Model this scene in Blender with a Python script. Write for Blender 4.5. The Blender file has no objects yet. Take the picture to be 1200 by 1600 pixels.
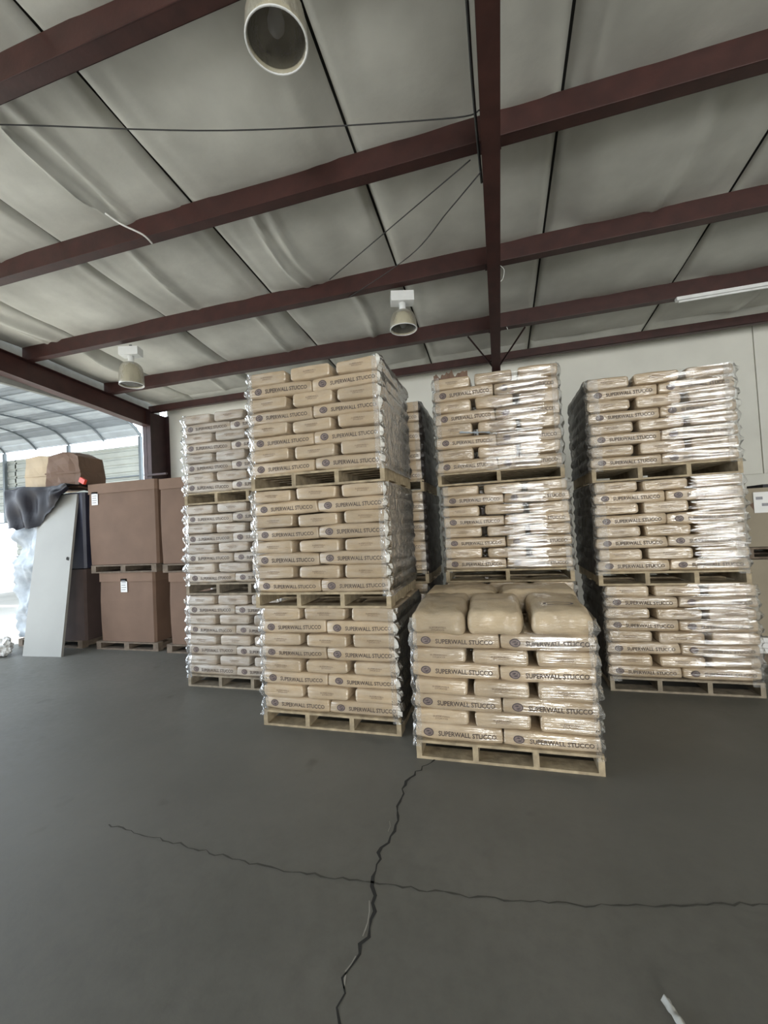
import bpy, bmesh, math, random
from mathutils import Vector, Matrix, noise
random.seed(7)
PI = math.pi
C = bpy.context.scene.collection
SC = bpy.context.scene

# ------------------------------------------------------------------ camera
def camera():
    yaw, pit, rol, f = .267, .031, -.051, 650.0
    cy, sy = math.cos(yaw), math.sin(yaw)
    fwd = Vector((-sy, cy, 0)); right = Vector((cy, sy, 0)); up = Vector((0, 0, 1))
    f2 = fwd*math.cos(pit) + up*math.sin(pit); u2 = up*math.cos(pit) - fwd*math.sin(pit)
    r3 = right*math.cos(rol) + u2*math.sin(rol); u3 = u2*math.cos(rol) - right*math.sin(rol)
    cd = bpy.data.cameras.new('camera'); co = bpy.data.objects.new('camera', cd); C.objects.link(co)
    m = Matrix((r3, u3, -f2)).transposed().to_4x4(); m.translation = (0, 0, 1.67)
    co.matrix_world = m
    cd.sensor_fit = 'VERTICAL'; cd.sensor_height = 24; cd.lens = f/1600*24
    cd.clip_start = .05; cd.clip_end = 300
    SC.camera = co
camera()

# ------------------------------------------------------------------ world, sun, daylight at the doors
w = bpy.data.worlds.new('sky'); SC.world = w; w.use_nodes = True
bg = w.node_tree.nodes['Background']
bg.inputs[0].default_value = (.80, .90, 1, 1); bg.inputs[1].default_value = 6.0
sd = bpy.data.lights.new('sun', 'SUN'); sd.energy = 18; sd.angle = .01; sd.color = (1, .95, .87)
so = bpy.data.objects.new('sun', sd); C.objects.link(so)
so.rotation_euler = Vector((-.06, -.55, -1)).to_track_quat('-Z', 'Y').to_euler()
def area(name, loc, d, sx, sz, energy, col, portal=False):
    l = bpy.data.lights.new(name, 'AREA'); l.shape = 'RECTANGLE'; l.size = sx; l.size_y = sz
    l.energy = energy; l.color = col
    if portal: l.cycles.is_portal = True
    o = bpy.data.objects.new(name, l); C.objects.link(o); o.location = loc
    o.rotation_euler = Vector(d).to_track_quat('-Z', 'Z').to_euler()
    return o
area('daylight_through_rear_door', (1.4, -7.9, 2.4), (0, 1, 0), 1.8, 4.4, 470, (1, .97, .90))
area('daylight_through_second_rear_door', (6.9, -7.9, 2.4), (0, 1, 0), 2.2, 4.4, 470, (1, .97, .90))
area('opening_portal', (-7.80, 1.3, 2.2), (1, 0, 0), 12.6, 4.3, 1, (1, 1, 1), True)
SC.view_settings.view_transform = 'Standard'; SC.view_settings.look = 'None'
SC.view_settings.exposure = -0.26; SC.view_settings.gamma = 1.0; SC.view_settings.use_curve_mapping = False
SC.cycles.max_bounces = 8; SC.cycles.diffuse_bounces = 4; SC.cycles.transparent_max_bounces = 12
SC.cycles.use_denoising = True

# ------------------------------------------------------------------ materials
class NT:
    def __init__(s, name):
        s.m = bpy.data.materials.new(name); s.m.use_nodes = True; s.t = s.m.node_tree
        s.b = s.t.nodes['Principled BSDF']; s.out = s.t.nodes['Material Output']
    def n(s, typ, **kw):
        x = s.t.nodes.new(typ)
        for k, v in kw.items():
            if k.startswith('i_'): x.inputs[k[2:].replace('_', ' ')].default_value = v
            else: setattr(x, k, v)
        return x
    def l(s, a, b): s.t.links.new(a, b)
    def pos(s, scale=(1, 1, 1), rot=(0, 0, 0), obj=False):
        src = s.n('ShaderNodeTexCoord').outputs['Object'] if obj else s.n('ShaderNodeNewGeometry').outputs['Position']
        mp = s.n('ShaderNodeMapping'); mp.inputs['Scale'].default_value = scale; mp.inputs['Rotation'].default_value = rot
        s.l(src, mp.inputs['Vector']); return mp.outputs[0]
    def noise(s, vec, scale, detail=3, rough=.5):
        x = s.n('ShaderNodeTexNoise'); x.inputs['Scale'].default_value = scale
        x.inputs['Detail'].default_value = detail; x.inputs['Roughness'].default_value = rough
        s.l(vec, x.inputs['Vector']); return x.outputs['Fac']
    def ramp(s, fac, stops):
        r = s.n('ShaderNodeValToRGB'); e = r.color_ramp.elements
        while len(e) < len(stops): e.new(.5)
        for i, (p, c) in enumerate(stops):
            e[i].position = p; e[i].color = (*c, 1) if len(c) == 3 else c
        s.l(fac, r.inputs[0]); return r.outputs[0]
    def bump(s, h, strength, dist, normal=None):
        b = s.n('ShaderNodeBump'); b.inputs['Strength'].default_value = strength; b.inputs['Distance'].default_value = dist
        s.l(h, b.inputs['Height'])
        if normal: s.l(normal, b.inputs['Normal'])
        return b.outputs[0]

def plain(name, col, rough=.6, metal=0, var=.15, scale=8, bump=0, bscale=60, spec=.5):
    t = NT(name); b = t.b
    b.inputs['Roughness'].default_value = rough; b.inputs['Metallic'].default_value = metal
    b.inputs['Specular IOR Level'].default_value = spec
    f = t.noise(t.pos(), scale, 4)
    lo = tuple(c*(1-var) for c in col); hi = tuple(min(1, c*(1+var)) for c in col)
    t.l(t.ramp(f, [(.3, lo), (.7, hi)]), b.inputs['Base Color'])
    if bump: t.l(t.bump(t.noise(t.pos(), bscale, 3), bump, .01), b.inputs['Normal'])
    return t.m

def kraft(name, col, haze=.2, ior=1.95, crough=.05, coat=1):
    """brown paper with stretch film clinging to it: the film is the glossy coat with its own wrinkles, plus a milky haze where it is doubled"""
    t = NT(name); b = t.b
    b.inputs['Roughness'].default_value = .7; b.inputs['Specular IOR Level'].default_value = .3
    oi = t.n('ShaderNodeObjectInfo')
    f = t.noise(t.pos(), 5, 5, .6)
    base = t.ramp(f, [(.3, tuple(c*.86 for c in col)), (.7, tuple(min(1, c*1.10) for c in col))])
    hs = t.n('ShaderNodeHueSaturation')
    mr = t.n('ShaderNodeMapRange'); mr.inputs['To Min'].default_value = .88; mr.inputs['To Max'].default_value = 1.1
    t.l(oi.outputs['Random'], mr.inputs['Value']); t.l(mr.outputs[0], hs.inputs['Value']); t.l(base, hs.inputs['Color'])
    hz = t.ramp(t.noise(t.pos((1.6, 1.6, 9), (0, .15, 0)), 2.2, 4, .6), [(.38, (0, 0, 0)), (.72, (haze,)*3)])
    mx = t.n('ShaderNodeMix', data_type='RGBA'); t.l(hz, mx.inputs['Factor']); t.l(hs.outputs[0], mx.inputs['A'])
    mx.inputs['B'].default_value = (.62, .62, .60, 1)
    t.l(mx.outputs['Result'], b.inputs['Base Color'])
    t.l(t.bump(t.noise(t.pos((1, 1, 2.2)), 22, 4, .6), .55, .012), b.inputs['Normal'])
    b.inputs['Coat Weight'].default_value = coat; b.inputs['Coat Roughness'].default_value = crough
    b.inputs['Coat IOR'].default_value = ior
    s1 = t.noise(t.pos((1.1, 1.1, 34), (0, .12, 0)), 1.9, 3, .5)
    s2 = t.noise(t.pos((5, 5, 70), (0, -.10, 0)), 1.1, 2)
    ma = t.n('ShaderNodeMath', operation='MULTIPLY_ADD'); ma.inputs[1].default_value = .3
    t.l(s2, ma.inputs[0]); t.l(s1, ma.inputs[2])
    t.l(t.bump(ma.outputs[0], .45, .024), b.inputs['Coat Normal'])
    return t.m

M_bag = kraft('kraft_paper_under_film', (.46, .35, .225), .18)
M_bag_dark = kraft('kraft_paper_under_cloudy_film', (.37, .30, .225), .45, 1.6, .12)
M_bag_loose = kraft('kraft_paper_under_loose_film', (.46, .36, .235), .1, 1.7, .08, .45)
M_ink = plain('dark_print', (.08, .06, .05), .6, 0, .3, 40)
M_ink_soft = plain('soft_print', (.20, .145, .10), .7, 0, .3, 40)
M_emblem = plain('emblem_ink', (.075, .058, .06), .5, 0, .3, 50)
M_emblem_in = plain('emblem_inner', (.20, .155, .14), .6, 0, .3, 60)
M_wood = plain('pallet_wood', (.36, .29, .19), .8, 0, .3, 14, .4, 40)
M_wood_grey = plain('weathered_pallet_wood', (.26, .22, .165), .85, 0, .3, 14, .4, 40)
M_red = plain('red_oxide_steel', (.048, .0165, .0135), .5, 0, .25, 6, .1, 30)
M_red_dark = plain('dark_red_oxide_steel', (.035, .015, .015), .6, 0, .25, 6)
M_vinyl = plain('white_vinyl_insulation_facing', (.56, .56, .51), .55, 0, .12, 2.2, .3, 9)
M_dark = plain('dark_seam', (.02, .02, .018), .9)
M_wall = plain('off_white_wall', (.76, .75, .68), .75, 0, .05, 1.5, .1, 12)
M_card = plain('brown_cardboard', (.165, .102, .070), .8, 0, .1, 3, .1, 30)
M_card_tan = plain('tan_cardboard', (.42, .33, .22), .8, 0, .1, 3)
M_card_lid = plain('cardboard_lid', (.195, .122, .083), .8, 0, .1, 3)
M_white = plain('white_enamel', (.80, .81, .80), .35, 0, .04)
M_paper = plain('white_label_paper', (.78, .78, .77), .6, 0, .04)
M_grey_print = plain('label_print', (.25, .25, .27), .6)
M_card_olive = plain('faded_cardboard', (.29, .25, .185), .8, 0, .08, 3)
M_wood_dark = plain('dark_pallet_wood', (.15, .115, .085), .85, 0, .3, 14, .4, 40)  # darker wood for the bulk box pallets
M_door = plain('pale_grey_painted_sheet', (.31, .31, .29), .5, 0, .05, 2)
M_black = plain('black_plastic_sheet', (.014, .013, .018), .4, 0, .2, 3, .3, 8, .2)
M_red_tag = plain('red_plastic', (.75, .07, .04), .4)
M_corr = plain('galvanised_sheet', (.30, .33, .35), .4, .2, .12, 2.5)
M_corr2 = plain('dull_galvanised_sheet', (.15, .17, .185), .5, .1, .12, 2.5)
M_corr_wall = plain('cream_sheet_metal', (.30, .31, .275), .5, 0, .08, 2)
M_tube = plain('galvanised_tube', (.10, .115, .12), .45, .4, .1)
M_header = plain('grey_fascia', (.16, .165, .15), .7)
M_ground = plain('pale_outdoor_concrete', (.40, .385, .35), .9, 0, .1, 1)
M_cable = plain('black_cable', (.03, .03, .03), .6)
M_cable_w = plain('white_wire', (.75, .75, .72), .5)

def floor_mat():
    t = NT('dark_sealed_concrete'); b = t.b
    n1 = t.noise(t.pos(), .9, 5, .6); n2 = t.noise(t.pos(), 14, 5, .65)
    c1 = t.ramp(n1, [(.3, (.112, .111, .098)), (.7, (.152, .149, .132))])
    c2 = t.ramp(n2, [(.25, (.80, .80, .80)), (.6, (1, 1, 1))])
    mx = t.n('ShaderNodeMix', data_type='RGBA', blend_type='MULTIPLY'); mx.inputs['Factor'].default_value = 1
    t.l(c1, mx.inputs['A']); t.l(c2, mx.inputs['B'])
    # scattered dark oil spots
    n3 = t.noise(t.pos(), 3.1, 2); sp = t.ramp(n3, [(.68, (1, 1, 1)), (.76, (.72, .7, .68))])
    mx2 = t.n('ShaderNodeMix', data_type='RGBA', blend_type='MULTIPLY'); mx2.inputs['Factor'].default_value = 1
    t.l(mx.outputs['Result'], mx2.inputs['A']); t.l(sp, mx2.inputs['B'])
    t.l(mx2.outputs['Result'], b.inputs['Base Color'])
    t.l(t.ramp(n2, [(.3, (.42,)*3), (.7, (.62,)*3)]), b.inputs['Roughness'])
    b.inputs['Specular IOR Level'].default_value = .5
    t.l(t.bump(n2, .12, .01), b.inputs['Normal'])
    return t.m
M_floor = floor_mat()
M_crack_edge = plain('pale_crack_edge', (.30, .29, .26), .9)
M_joint = plain('dirty_joint', (.058, .056, .048), .9)

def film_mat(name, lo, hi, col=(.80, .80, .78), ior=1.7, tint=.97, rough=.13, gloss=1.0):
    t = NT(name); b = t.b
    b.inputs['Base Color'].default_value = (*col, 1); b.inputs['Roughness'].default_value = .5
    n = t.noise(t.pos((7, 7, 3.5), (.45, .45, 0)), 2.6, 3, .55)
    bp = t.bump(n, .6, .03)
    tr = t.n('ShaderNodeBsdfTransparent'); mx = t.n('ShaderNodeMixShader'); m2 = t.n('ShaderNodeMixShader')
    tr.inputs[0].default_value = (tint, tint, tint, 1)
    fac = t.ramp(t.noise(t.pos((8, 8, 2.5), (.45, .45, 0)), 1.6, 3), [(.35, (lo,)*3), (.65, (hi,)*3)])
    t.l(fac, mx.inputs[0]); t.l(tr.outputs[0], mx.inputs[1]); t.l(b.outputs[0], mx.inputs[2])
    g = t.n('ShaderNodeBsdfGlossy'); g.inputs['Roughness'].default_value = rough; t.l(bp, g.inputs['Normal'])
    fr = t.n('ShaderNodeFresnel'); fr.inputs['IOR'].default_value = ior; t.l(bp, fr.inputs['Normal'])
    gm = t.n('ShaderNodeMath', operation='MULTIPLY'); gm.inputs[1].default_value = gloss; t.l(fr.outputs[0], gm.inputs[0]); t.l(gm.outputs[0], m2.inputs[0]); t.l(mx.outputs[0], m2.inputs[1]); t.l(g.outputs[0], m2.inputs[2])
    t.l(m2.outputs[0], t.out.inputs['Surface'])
    return t.m
M_film = film_mat('clear_stretch_film', .05, .26, (.7, .7, .68), ior=1.32, rough=.17, gloss=.75)
M_film_side = film_mat('layered_stretch_film', .5, .9, (.80, .79, .74), 1.35, rough=.2)
M_film_shade = film_mat('shade_painted_film', .6, .9, (.035, .030, .028), 1.22, .6, rough=.2, gloss=.12)  # clear film coloured near black: paints the shade in the gaps between stacks
M_film_milky = plain('milky_plastic_wrap', (.33, .37, .41), .35, 0, .25, 6, .5, 14)
M_lens = plain('shade_painted_lens', (.05, .047, .042), .28, 0, .5, 22)  # darkened to imitate the unlit dome interior, blotched to imitate reflections
M_lens.node_tree.nodes['Principled BSDF'].inputs['Alpha'].default_value = .6
M_shade_wrap = plain('shade_painted_plastic_wrap', (.030, .032, .055), .45, 0, .2, 4, .3, 12)  # bluish shadow behind the leaning sheet, painted into the wrap colour
M_shade_card = plain('shade_painted_carton', (.075, .05, .045), .8, 0, .15, 4)  # brownish shadow behind the leaning sheet, painted into the cardboard colour
def band_mat():
    t = film_mat('stretched_wrap_band', .0, .07, (.7, .7, .7), 1.8, .99, .07)
    nt = t.node_tree
    for n in nt.nodes:
        if n.type == 'BUMP': n.inputs['Strength'].default_value = .22; n.inputs['Distance'].default_value = .010
        if n.type == 'MAPPING' : n.inputs['Scale'].default_value = (1.6, 1.6, 34); n.inputs['Rotation'].default_value = (0, .14, 0)
    return t
M_band = band_mat()
M_dome = film_mat('ribbed_acrylic_dome', .72, .9, (.50, .46, .34), 1.25, rough=.3, gloss=.6)

# ------------------------------------------------------------------ mesh helpers
def mesh_obj(name, verts, faces, mat, parent=None, smooth=False, mats=None, fm=None):
    me = bpy.data.meshes.new(name); me.from_pydata(verts, [], faces)
    for m in (mats or [mat]): me.materials.append(m)
    if fm:
        for p, k in zip(me.polygons, fm): p.material_index = k
    if smooth:
        for p in me.polygons: p.use_smooth = True
    me.update()
    return link(name, me, parent)
def link(name, me, parent=None, loc=None, rot=None):
    o = bpy.data.objects.new(name, me); C.objects.link(o)
    if parent: o.parent = parent
    if loc is not None: o.location = loc
    if rot is not None: o.rotation_euler = rot
    return o
def empty(name, loc=(0, 0, 0), rz=0):
    o = bpy.data.objects.new(name, None); C.objects.link(o); o.location = loc; o.rotation_euler = (0, 0, rz)
    o.empty_display_size = .1; return o
def tag(o, label, cat, group=None, kind=None):
    o['label'] = label; o['category'] = cat
    if group: o['group'] = group
    if kind: o['kind'] = kind
    return o
def struct(o, label=None):
    o['kind'] = 'structure'
    if label: o['label'] = label
    return o
CUBEF = [(0, 3, 2, 1), (4, 5, 6, 7), (0, 1, 5, 4), (1, 2, 6, 5), (2, 3, 7, 6), (3, 0, 4, 7)]
class MB:
    def __init__(s): s.v = []; s.f = []
    def box(s, x0, x1, y0, y1, z0, z1, M=None):
        k = len(s.v)
        vs = [(x0, y0, z0), (x1, y0, z0), (x1, y1, z0), (x0, y1, z0), (x0, y0, z1), (x1, y0, z1), (x1, y1, z1), (x0, y1, z1)]
        if M: vs = [tuple(M @ Vector(v)) for v in vs]
        s.v += vs; s.f += [tuple(k+i for i in f) for f in CUBEF]; return s
    def tube(s, pts, r, n=8, cap=True):
        pts = [Vector(p) for p in pts]; k = len(s.v)
        for i, p in enumerate(pts):
            d = (pts[min(i+1, len(pts)-1)] - pts[max(i-1, 0)]).normalized()
            a = d.orthogonal().normalized() if i == 0 else (a - d*a.dot(d)).normalized()
            b = d.cross(a); rr = r[i] if isinstance(r, (list, tuple)) else r
            s.v += [tuple(p + (a*math.cos(2*PI*j/n) + b*math.sin(2*PI*j/n))*rr) for j in range(n)]
        for i in range(len(pts)-1):
            for j in range(n): s.f.append((k+i*n+j, k+i*n+(j+1) % n, k+(i+1)*n+(j+1) % n, k+(i+1)*n+j))
        if cap: s.f += [tuple(k+j for j in range(n))[::-1], tuple(k+(len(pts)-1)*n+j for j in range(n))]
        return s
    def lathe(s, prof, n=32, c=(0, 0, 0), rib=0):
        k = len(s.v)
        for r, z in prof:
            for j in range(n):
                rr = r*(1+(rib if j % 2 else 0)); s.v.append((c[0]+rr*math.cos(2*PI*j/n), c[1]+rr*math.sin(2*PI*j/n), c[2]+z))
        for i in range(len(prof)-1):
            for j in range(n): s.f.append((k+i*n+j, k+i*n+(j+1) % n, k+(i+1)*n+(j+1) % n, k+(i+1)*n+j))
        return s
    def build(s, name, mat, parent=None, smooth=False): return mesh_obj(name, s.v, s.f, mat, parent, smooth)
    def mesh(s, name, mat):
        me = bpy.data.meshes.new(name); me.from_pydata(s.v, [], s.f); me.materials.append(mat); me.update(); return me
def grid(name, fn, nu, nv, mat, parent=None, smooth=True):
    v = [fn(i/nu, j/nv) for j in range(nv+1) for i in range(nu+1)]
    f = [(j*(nu+1)+i, j*(nu+1)+i+1, (j+1)*(nu+1)+i+1, (j+1)*(nu+1)+i) for j in range(nv) for i in range(nu)]
    return mesh_obj(name, v, f, mat, parent, smooth)

# ------------------------------------------------------------------ structure
ZP0, SL = 5.21, -.083           # underside of the purlins at Y = 0, roof slope
def zp(y): return ZP0 + SL*y
XL, XR, YB, YW = -7.65, 10.4, -8.0, 8.3

# floor
struct(MB().box(XL-.2, XR+.1, YB-.1, YW+.1, -.15, 0).build('floor', M_floor), 'dark grey sealed concrete floor')
struct(MB().box(-60, XL-.2, -30, 60, -.2, -.03).build('outdoor_ground', M_ground), 'pale concrete yard outside the open side')
def crack(name, pts, wd, label, mat=None):
    P = []
    for (x0, y0), (x1, y1) in zip(pts, pts[1:]):
        n = max(2, int(math.hypot(x1-x0, y1-y0)/.035))
        for k in range(n): t = k/n; P.append((x0+(x1-x0)*t, y0+(y1-y0)*t))
    P.append(pts[-1]); v = []; f = []
    for i, p in enumerate(P):
        a = P[max(0, i-1)]; b = P[min(len(P)-1, i+1)]; d = Vector((b[0]-a[0], b[1]-a[1])).normalized()
        ww = wd*random.uniform(.35, 1.25); j = random.uniform(-1, 1)*wd*1.1
        cx, cy = p[0]-d.y*j, p[1]+d.x*j
        v += [(cx-d.y*ww/2, cy+d.x*ww/2, .0012), (cx+d.y*ww/2, cy-d.x*ww/2, .0012)]
    f = [(2*i, 2*i+1, 2*i+3, 2*i+2) for i in range(len(P)-1)]
    o = mesh_obj(name, v, f, mat or M_dark); struct(o, label)
crack('trim_1', [(-.49, 3.0), (-.647, 2.753), (-.674, 2.547), (-.64, 2.274), (-.674, 2.104), (-.675, 1.924), (-.636, 1.828), (-.62, 1.679), (-.625, 1.572), (-.642, 1.474), (-.624, 1.336), (-.6, .9)], .0165, 'jagged dark crack running through the concrete floor')
crack('trim_2', [(-2.3, 1.95), (-1.269, 1.869), (-.99, 1.873), (-.67, 1.889), (-.147, 1.919), (.226, 1.967), (.613, 2.044), (.998, 2.139), (2.4, 2.45)], .009, 'thin hairline joint crossing the floor crack', M_joint)

# pale lip along part of the crack
for k, pts in enumerate((((-.632, 1.56), (-.645, 1.50), (-.640, 1.44)), ((-.652, 1.80), (-.632, 1.70), (-.628, 1.64)), ((-.684, 2.30), (-.672, 2.22)))):
    crack('trim_%d' % (5+k), list(pts), .006, None, M_crack_edge)
# walls
wb = MB().box(XL+.05, XR, YW, YW+.1, 0, 4.9).build('wall_back', M_wall); struct(wb, 'off-white rear warehouse wall')
MB().box(.17, 4.25, YW-.03, YW-.004, 2.2, 4.7).build('panel', M_wall, wb)
MB().box(4.27, 8.9, YW-.03, YW-.004, 2.2, 4.7).build('panel', M_wall, wb)
MB().box(.17, 8.9, YW-.035, YW-.004, .02, 2.19).build('panel', M_wall, wb)
MB().box(XL+.3, .15, YW-.02, YW-.004, .02, 4.7).build('panel', M_wall, wb)
struct(MB().box(XR, XR+.1, YB, YW, 0, 6.2).build('wall_right', M_wall), 'off-white right warehouse wall')
m = MB(); ztop = 6.2
for x0, x1 in ((XL, .45), (2.35, 5.75), (8.05, XR)): m.box(x0, x1, YB-.1, YB, 0, ztop)
m.box(.45, 2.35, YB-.1, YB, 4.65, ztop); m.box(5.75, 8.05, YB-.1, YB, 4.65, ztop)
struct(m.build('wall_front', M_wall), 'warehouse wall with two roll-up door openings')

struct(MB().box(XL-.15, XL-.05, YB, -5.0, 0, 6.1).build('wall_left', M_wall), 'off-white left warehouse wall beside the open bay')
# ceiling: deck, insulation blankets, purlins, rafters
ceil = MB()
k = [(XL-.1, YB-.1), (XR+.1, YB-.1), (XR+.1, YW+.1), (XL-.1, YW+.1)]
ceil.v = [(x, y, zp(y)+.30) for x, y in k] + [(x, y, zp(y)+.34) for x, y in k]; ceil.f = CUBEF
ceiling = ceil.build('ceiling', M_dark); struct(ceiling, 'insulated metal roof underside with dark red steel framing')
PY = [-6.86, -5.34, -3.82, -2.3, -.78, .72, 2.24, 3.71, 5.27, 6.79, 7.8]
seams = [XL-.1, -6.6, -4.77, -2.94, -1.1, .715, 2.6, 4.45, 6.3, 8.1, XR]
FOLDS = [(-3.78, 2.24, 3.71, .09, .035), (-5.6, 2.24, 3.71, .06, .05), (-4.05, 3.71, 5.27, .08, .06), (-2.35, 3.71, 5.27, .07, .045), (-2.15, 3.71, 5.27, .05, .05), (-6.9, 3.71, 5.27, .10, .07), (-6.7, 5.27, 6.79, .10, .06), (-3.4, 5.27, 6.79, .05, .04), (2.9, 3.71, 5.27, .05, .04), (.95, 2.24, 3.71, .04, .05)]
bays = [YB] + PY + [YW]
for bi in range(len(bays)-1):
    y0, y1 = bays[bi], bays[bi+1]
    for si in range(len(seams)-1):
        x0, x1 = seams[si], seams[si+1]; sd_ = bi*37+si*11
        near = y1 > .5
        def fn(u, v, x0=x0, x1=x1, y0=y0, y1=y1, sd_=sd_):
            eu = min(u, 1-u); edge = min(1, eu/.035); edge = edge*edge*(3-2*edge)
            e2 = min(1, min(v, 1-v)/.12)
            x = x0+.012+(x1-x0-.024)*u; y = y0+(y1-y0)*v
            nz = noise.noise(Vector((x*1.6, y*.7, sd_)))*.045
            wr = noise.noise(Vector((x*7.0, y*.9, sd_+5)))*.028*max(0, 1-eu*3.2)
            fold = -.05*math.exp(-((u-.62-.04*math.sin(v*4))/.03)**2) if sd_ % 5 == 1 else 0
            for fx, ya, yb, dp, fw_ in FOLDS:
                if ya <= y <= yb: fold -= dp*math.exp(-((x-fx-.05*math.sin(y*3+fx))/fw_)**2)*max(0, math.sin(PI*(y-ya)/(yb-ya)))**.5
            z = zp(y)+.235 - .055*max(0, math.sin(PI*u))**.5*max(0, math.sin(PI*v))**.6*1.3 + (nz+wr+fold)*e2*edge + (1-edge)*.05
            return (x, y, min(z, zp(y)+.285))
        grid('insulation_panel', fn, 44 if near else 8, 14 if near else 4, M_vinyl, ceiling)
def purlin(y, h=.225, fw=.115, right=True):
    # a Z section: web, bottom flange towards the camera, stiffening lip, top flange
    z = zp(y); x0, x1 = XL, XR; t = .004
    m = MB(); yw = y-fw
    m.box(x0, x1, yw, yw+t, z, z+h); m.box(x0, x1, yw, y, z, z+t); m.box(x0, x1, y-t, y, z, z+.022); m.tube([(x0, yw, z+.003), (x1, yw, z+.003)], .005, 6)
    return m.build('purlin', M_red, ceiling)
for y in PY[:-1]: purlin(y)
m = MB(); y = PY[-1]; z = zp(y)
m.box(XL, XR, y, y+.006, z-.02, z+.12); m.box(XL, XR, y-.0, y+.1, z-.02, z-.014); m.build('eave_beam', M_red, ceiling)
def rafter(x, dep, fw, y0, y1, dend=None):
    m = MB(); dend = dend or dep
    def seg(a, b, zt0, zb0, zt1, zb1):
        k = len(m.v)
        m.v += [(a, y0, zb0), (b, y0, zb0), (b, y1, zb1), (a, y1, zb1), (a, y0, zt0), (b, y0, zt0), (b, y1, zt1), (a, y1, zt1)]
        m.f += [tuple(k+i for i in f) for f in CUBEF]
    zt0, zt1 = zp(y0)-.002, zp(y1)-.002
    seg(x-.004, x+.004, zt0, zt0-dep, zt1, zt1-dend)
    seg(x-fw/2, x+fw/2, zt0, zt0-.01, zt1, zt1-.01)
    seg(x-fw/2, x+fw/2, zt0-dep, zt0-dep-.012, zt1-dend, zt1-dend-.012)
    return m.build('rafter', M_red, ceiling)
rafter(.115, .25, .145, YB+.02, 7.68)
rafter(XL+.02, .32, .20, YB+.02, 7.72, .36)
hd = MB(); hd.v = [(x, y, z) for x, y, z in ((XL-.24, YB, 4.42), (XL-.16, YB, 4.42), (XL-.16, YW, 4.34), (XL-.24, YW, 4.34), (XL-.24, YB, zp(YB)+.3), (XL-.16, YB, zp(YB)+.3), (XL-.16, YW, zp(YW)+.3), (XL-.24, YW, zp(YW)+.3))]; hd.f = CUBEF
struct(hd.build('trim_3', M_header), 'grey eave fascia beyond the left rafter')
# clips and braces near the rafters
for y in PY[5:]:
    MB().box(.02, .21, y-.09, y+.02, zp(y)-.003, zp(y)+.004).build('clip', M_red_dark, ceiling)
for dx in (-.42, .46):
    MB().tube([(.115+(.06 if dx > 0 else -.06), 7.5, zp(7.5)-.24), (.115+dx, 6.83, zp(6.83)+.01)], .014, 6).build('flange_brace', M_red_dark, ceiling)

# columns
def column(x, y0, y1, fw, top, name):
    m = MB()
    for yy in (y0, y1-.012): m.box(x-fw/2, x+fw/2, yy, yy+.012, 0, top)
    m.box(x-.005, x+.005, y0, y1, 0, top)
    o = m.build(name, M_red_dark); struct(o); return o
c1 = column(XL+.02, 7.7, 8.27, .22, 4.55, 'steel_column'); c1['label'] = 'dark red steel column at the open left side'
MB().box(XL+.02, XL+.55, 7.66, 7.72, 3.05, 3.09).build('girt', M_red_dark, c1)
c2 = column(.115, 7.66, 8.22, .15, 4.36, 'steel_column'); c2['label'] = 'dark red steel column behind the centre rear stack'

# ------------------------------------------------------------------ carport beyond the open side
cp = empty('carport', (-11, 9, 0)); tag(cp, 'grey metal carport with rounded eave seen through the open left side', 'carport')
def addcp(o): o.parent = cp; o.matrix_parent_inverse = Matrix.Translation((11, -9, 0)); return o
prof = [(11.0, 4.97), (10.9, 5.08), (10.72, 5.25), (10.45, 5.40), (10.1, 5.50), (9.7, 5.545), (9.2, 5.56), (8.4, 5.58), (7.2, 5.60), (5.8, 5.58), (4.6, 5.5)]
cum = [0]
for a, b in zip(prof, prof[1:]): cum.append(cum[-1]+math.hypot(a[0]-b[0], a[1]-b[1]))
def arch(s):
    for i in range(len(cum)-1):
        if s <= cum[i+1] or i == len(cum)-2:
            t = (s-cum[i])/(cum[i+1]-cum[i]); a, b = prof[i], prof[i+1]
            return a[0]+(b[0]-a[0])*t, a[1]+(b[1]-a[1])*t
# the roof is sheets, each one corrugated, laid side by side up the arch
sheet = .45; ns = int(cum[-1]/sheet)+1
for i in range(ns):
    v = []; f = []; s = i*sheet; S = []
    while s < min((i+1)*sheet, cum[-1])-.001:  # two ribs a sheet
        for ds, h in ((0, 0), (.02, .03), (.07, .03), (.09, 0)): S.append((s+ds, h))
        s += .225
    S.append((min((i+1)*sheet+.01, cum[-1]), 0)); S = [q for q in S if q[0] <= cum[-1]]
    for s_, h in S:
        y, z = arch(s_); v += [(-27, y, z+.04+h), (-11.1, y, z+.04+h)]
    f = [(2*j, 2*j+1, 2*j+3, 2*j+2) for j in range(len(S)-1)]
    addcp(mesh_obj('roof_sheet', v, f, M_corr2 if i % 2 else M_corr))
for j in range(11):
    x = -11.45 - 1.53*j if j else -11.14
    x = -11.14 - 1.535*j
    addcp(MB().tube([(x, *arch(cum[-1]*t/40)) for t in range(41)], .028, 6).build('rib', M_tube))
for j in range(6):
    x = -11.14-3.07*j
    addcp(MB().box(x-.045, x+.045, 10.93, 11.02, -.03 if j < 2 else 2.45, 4.97).build('post', M_tube))
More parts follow.
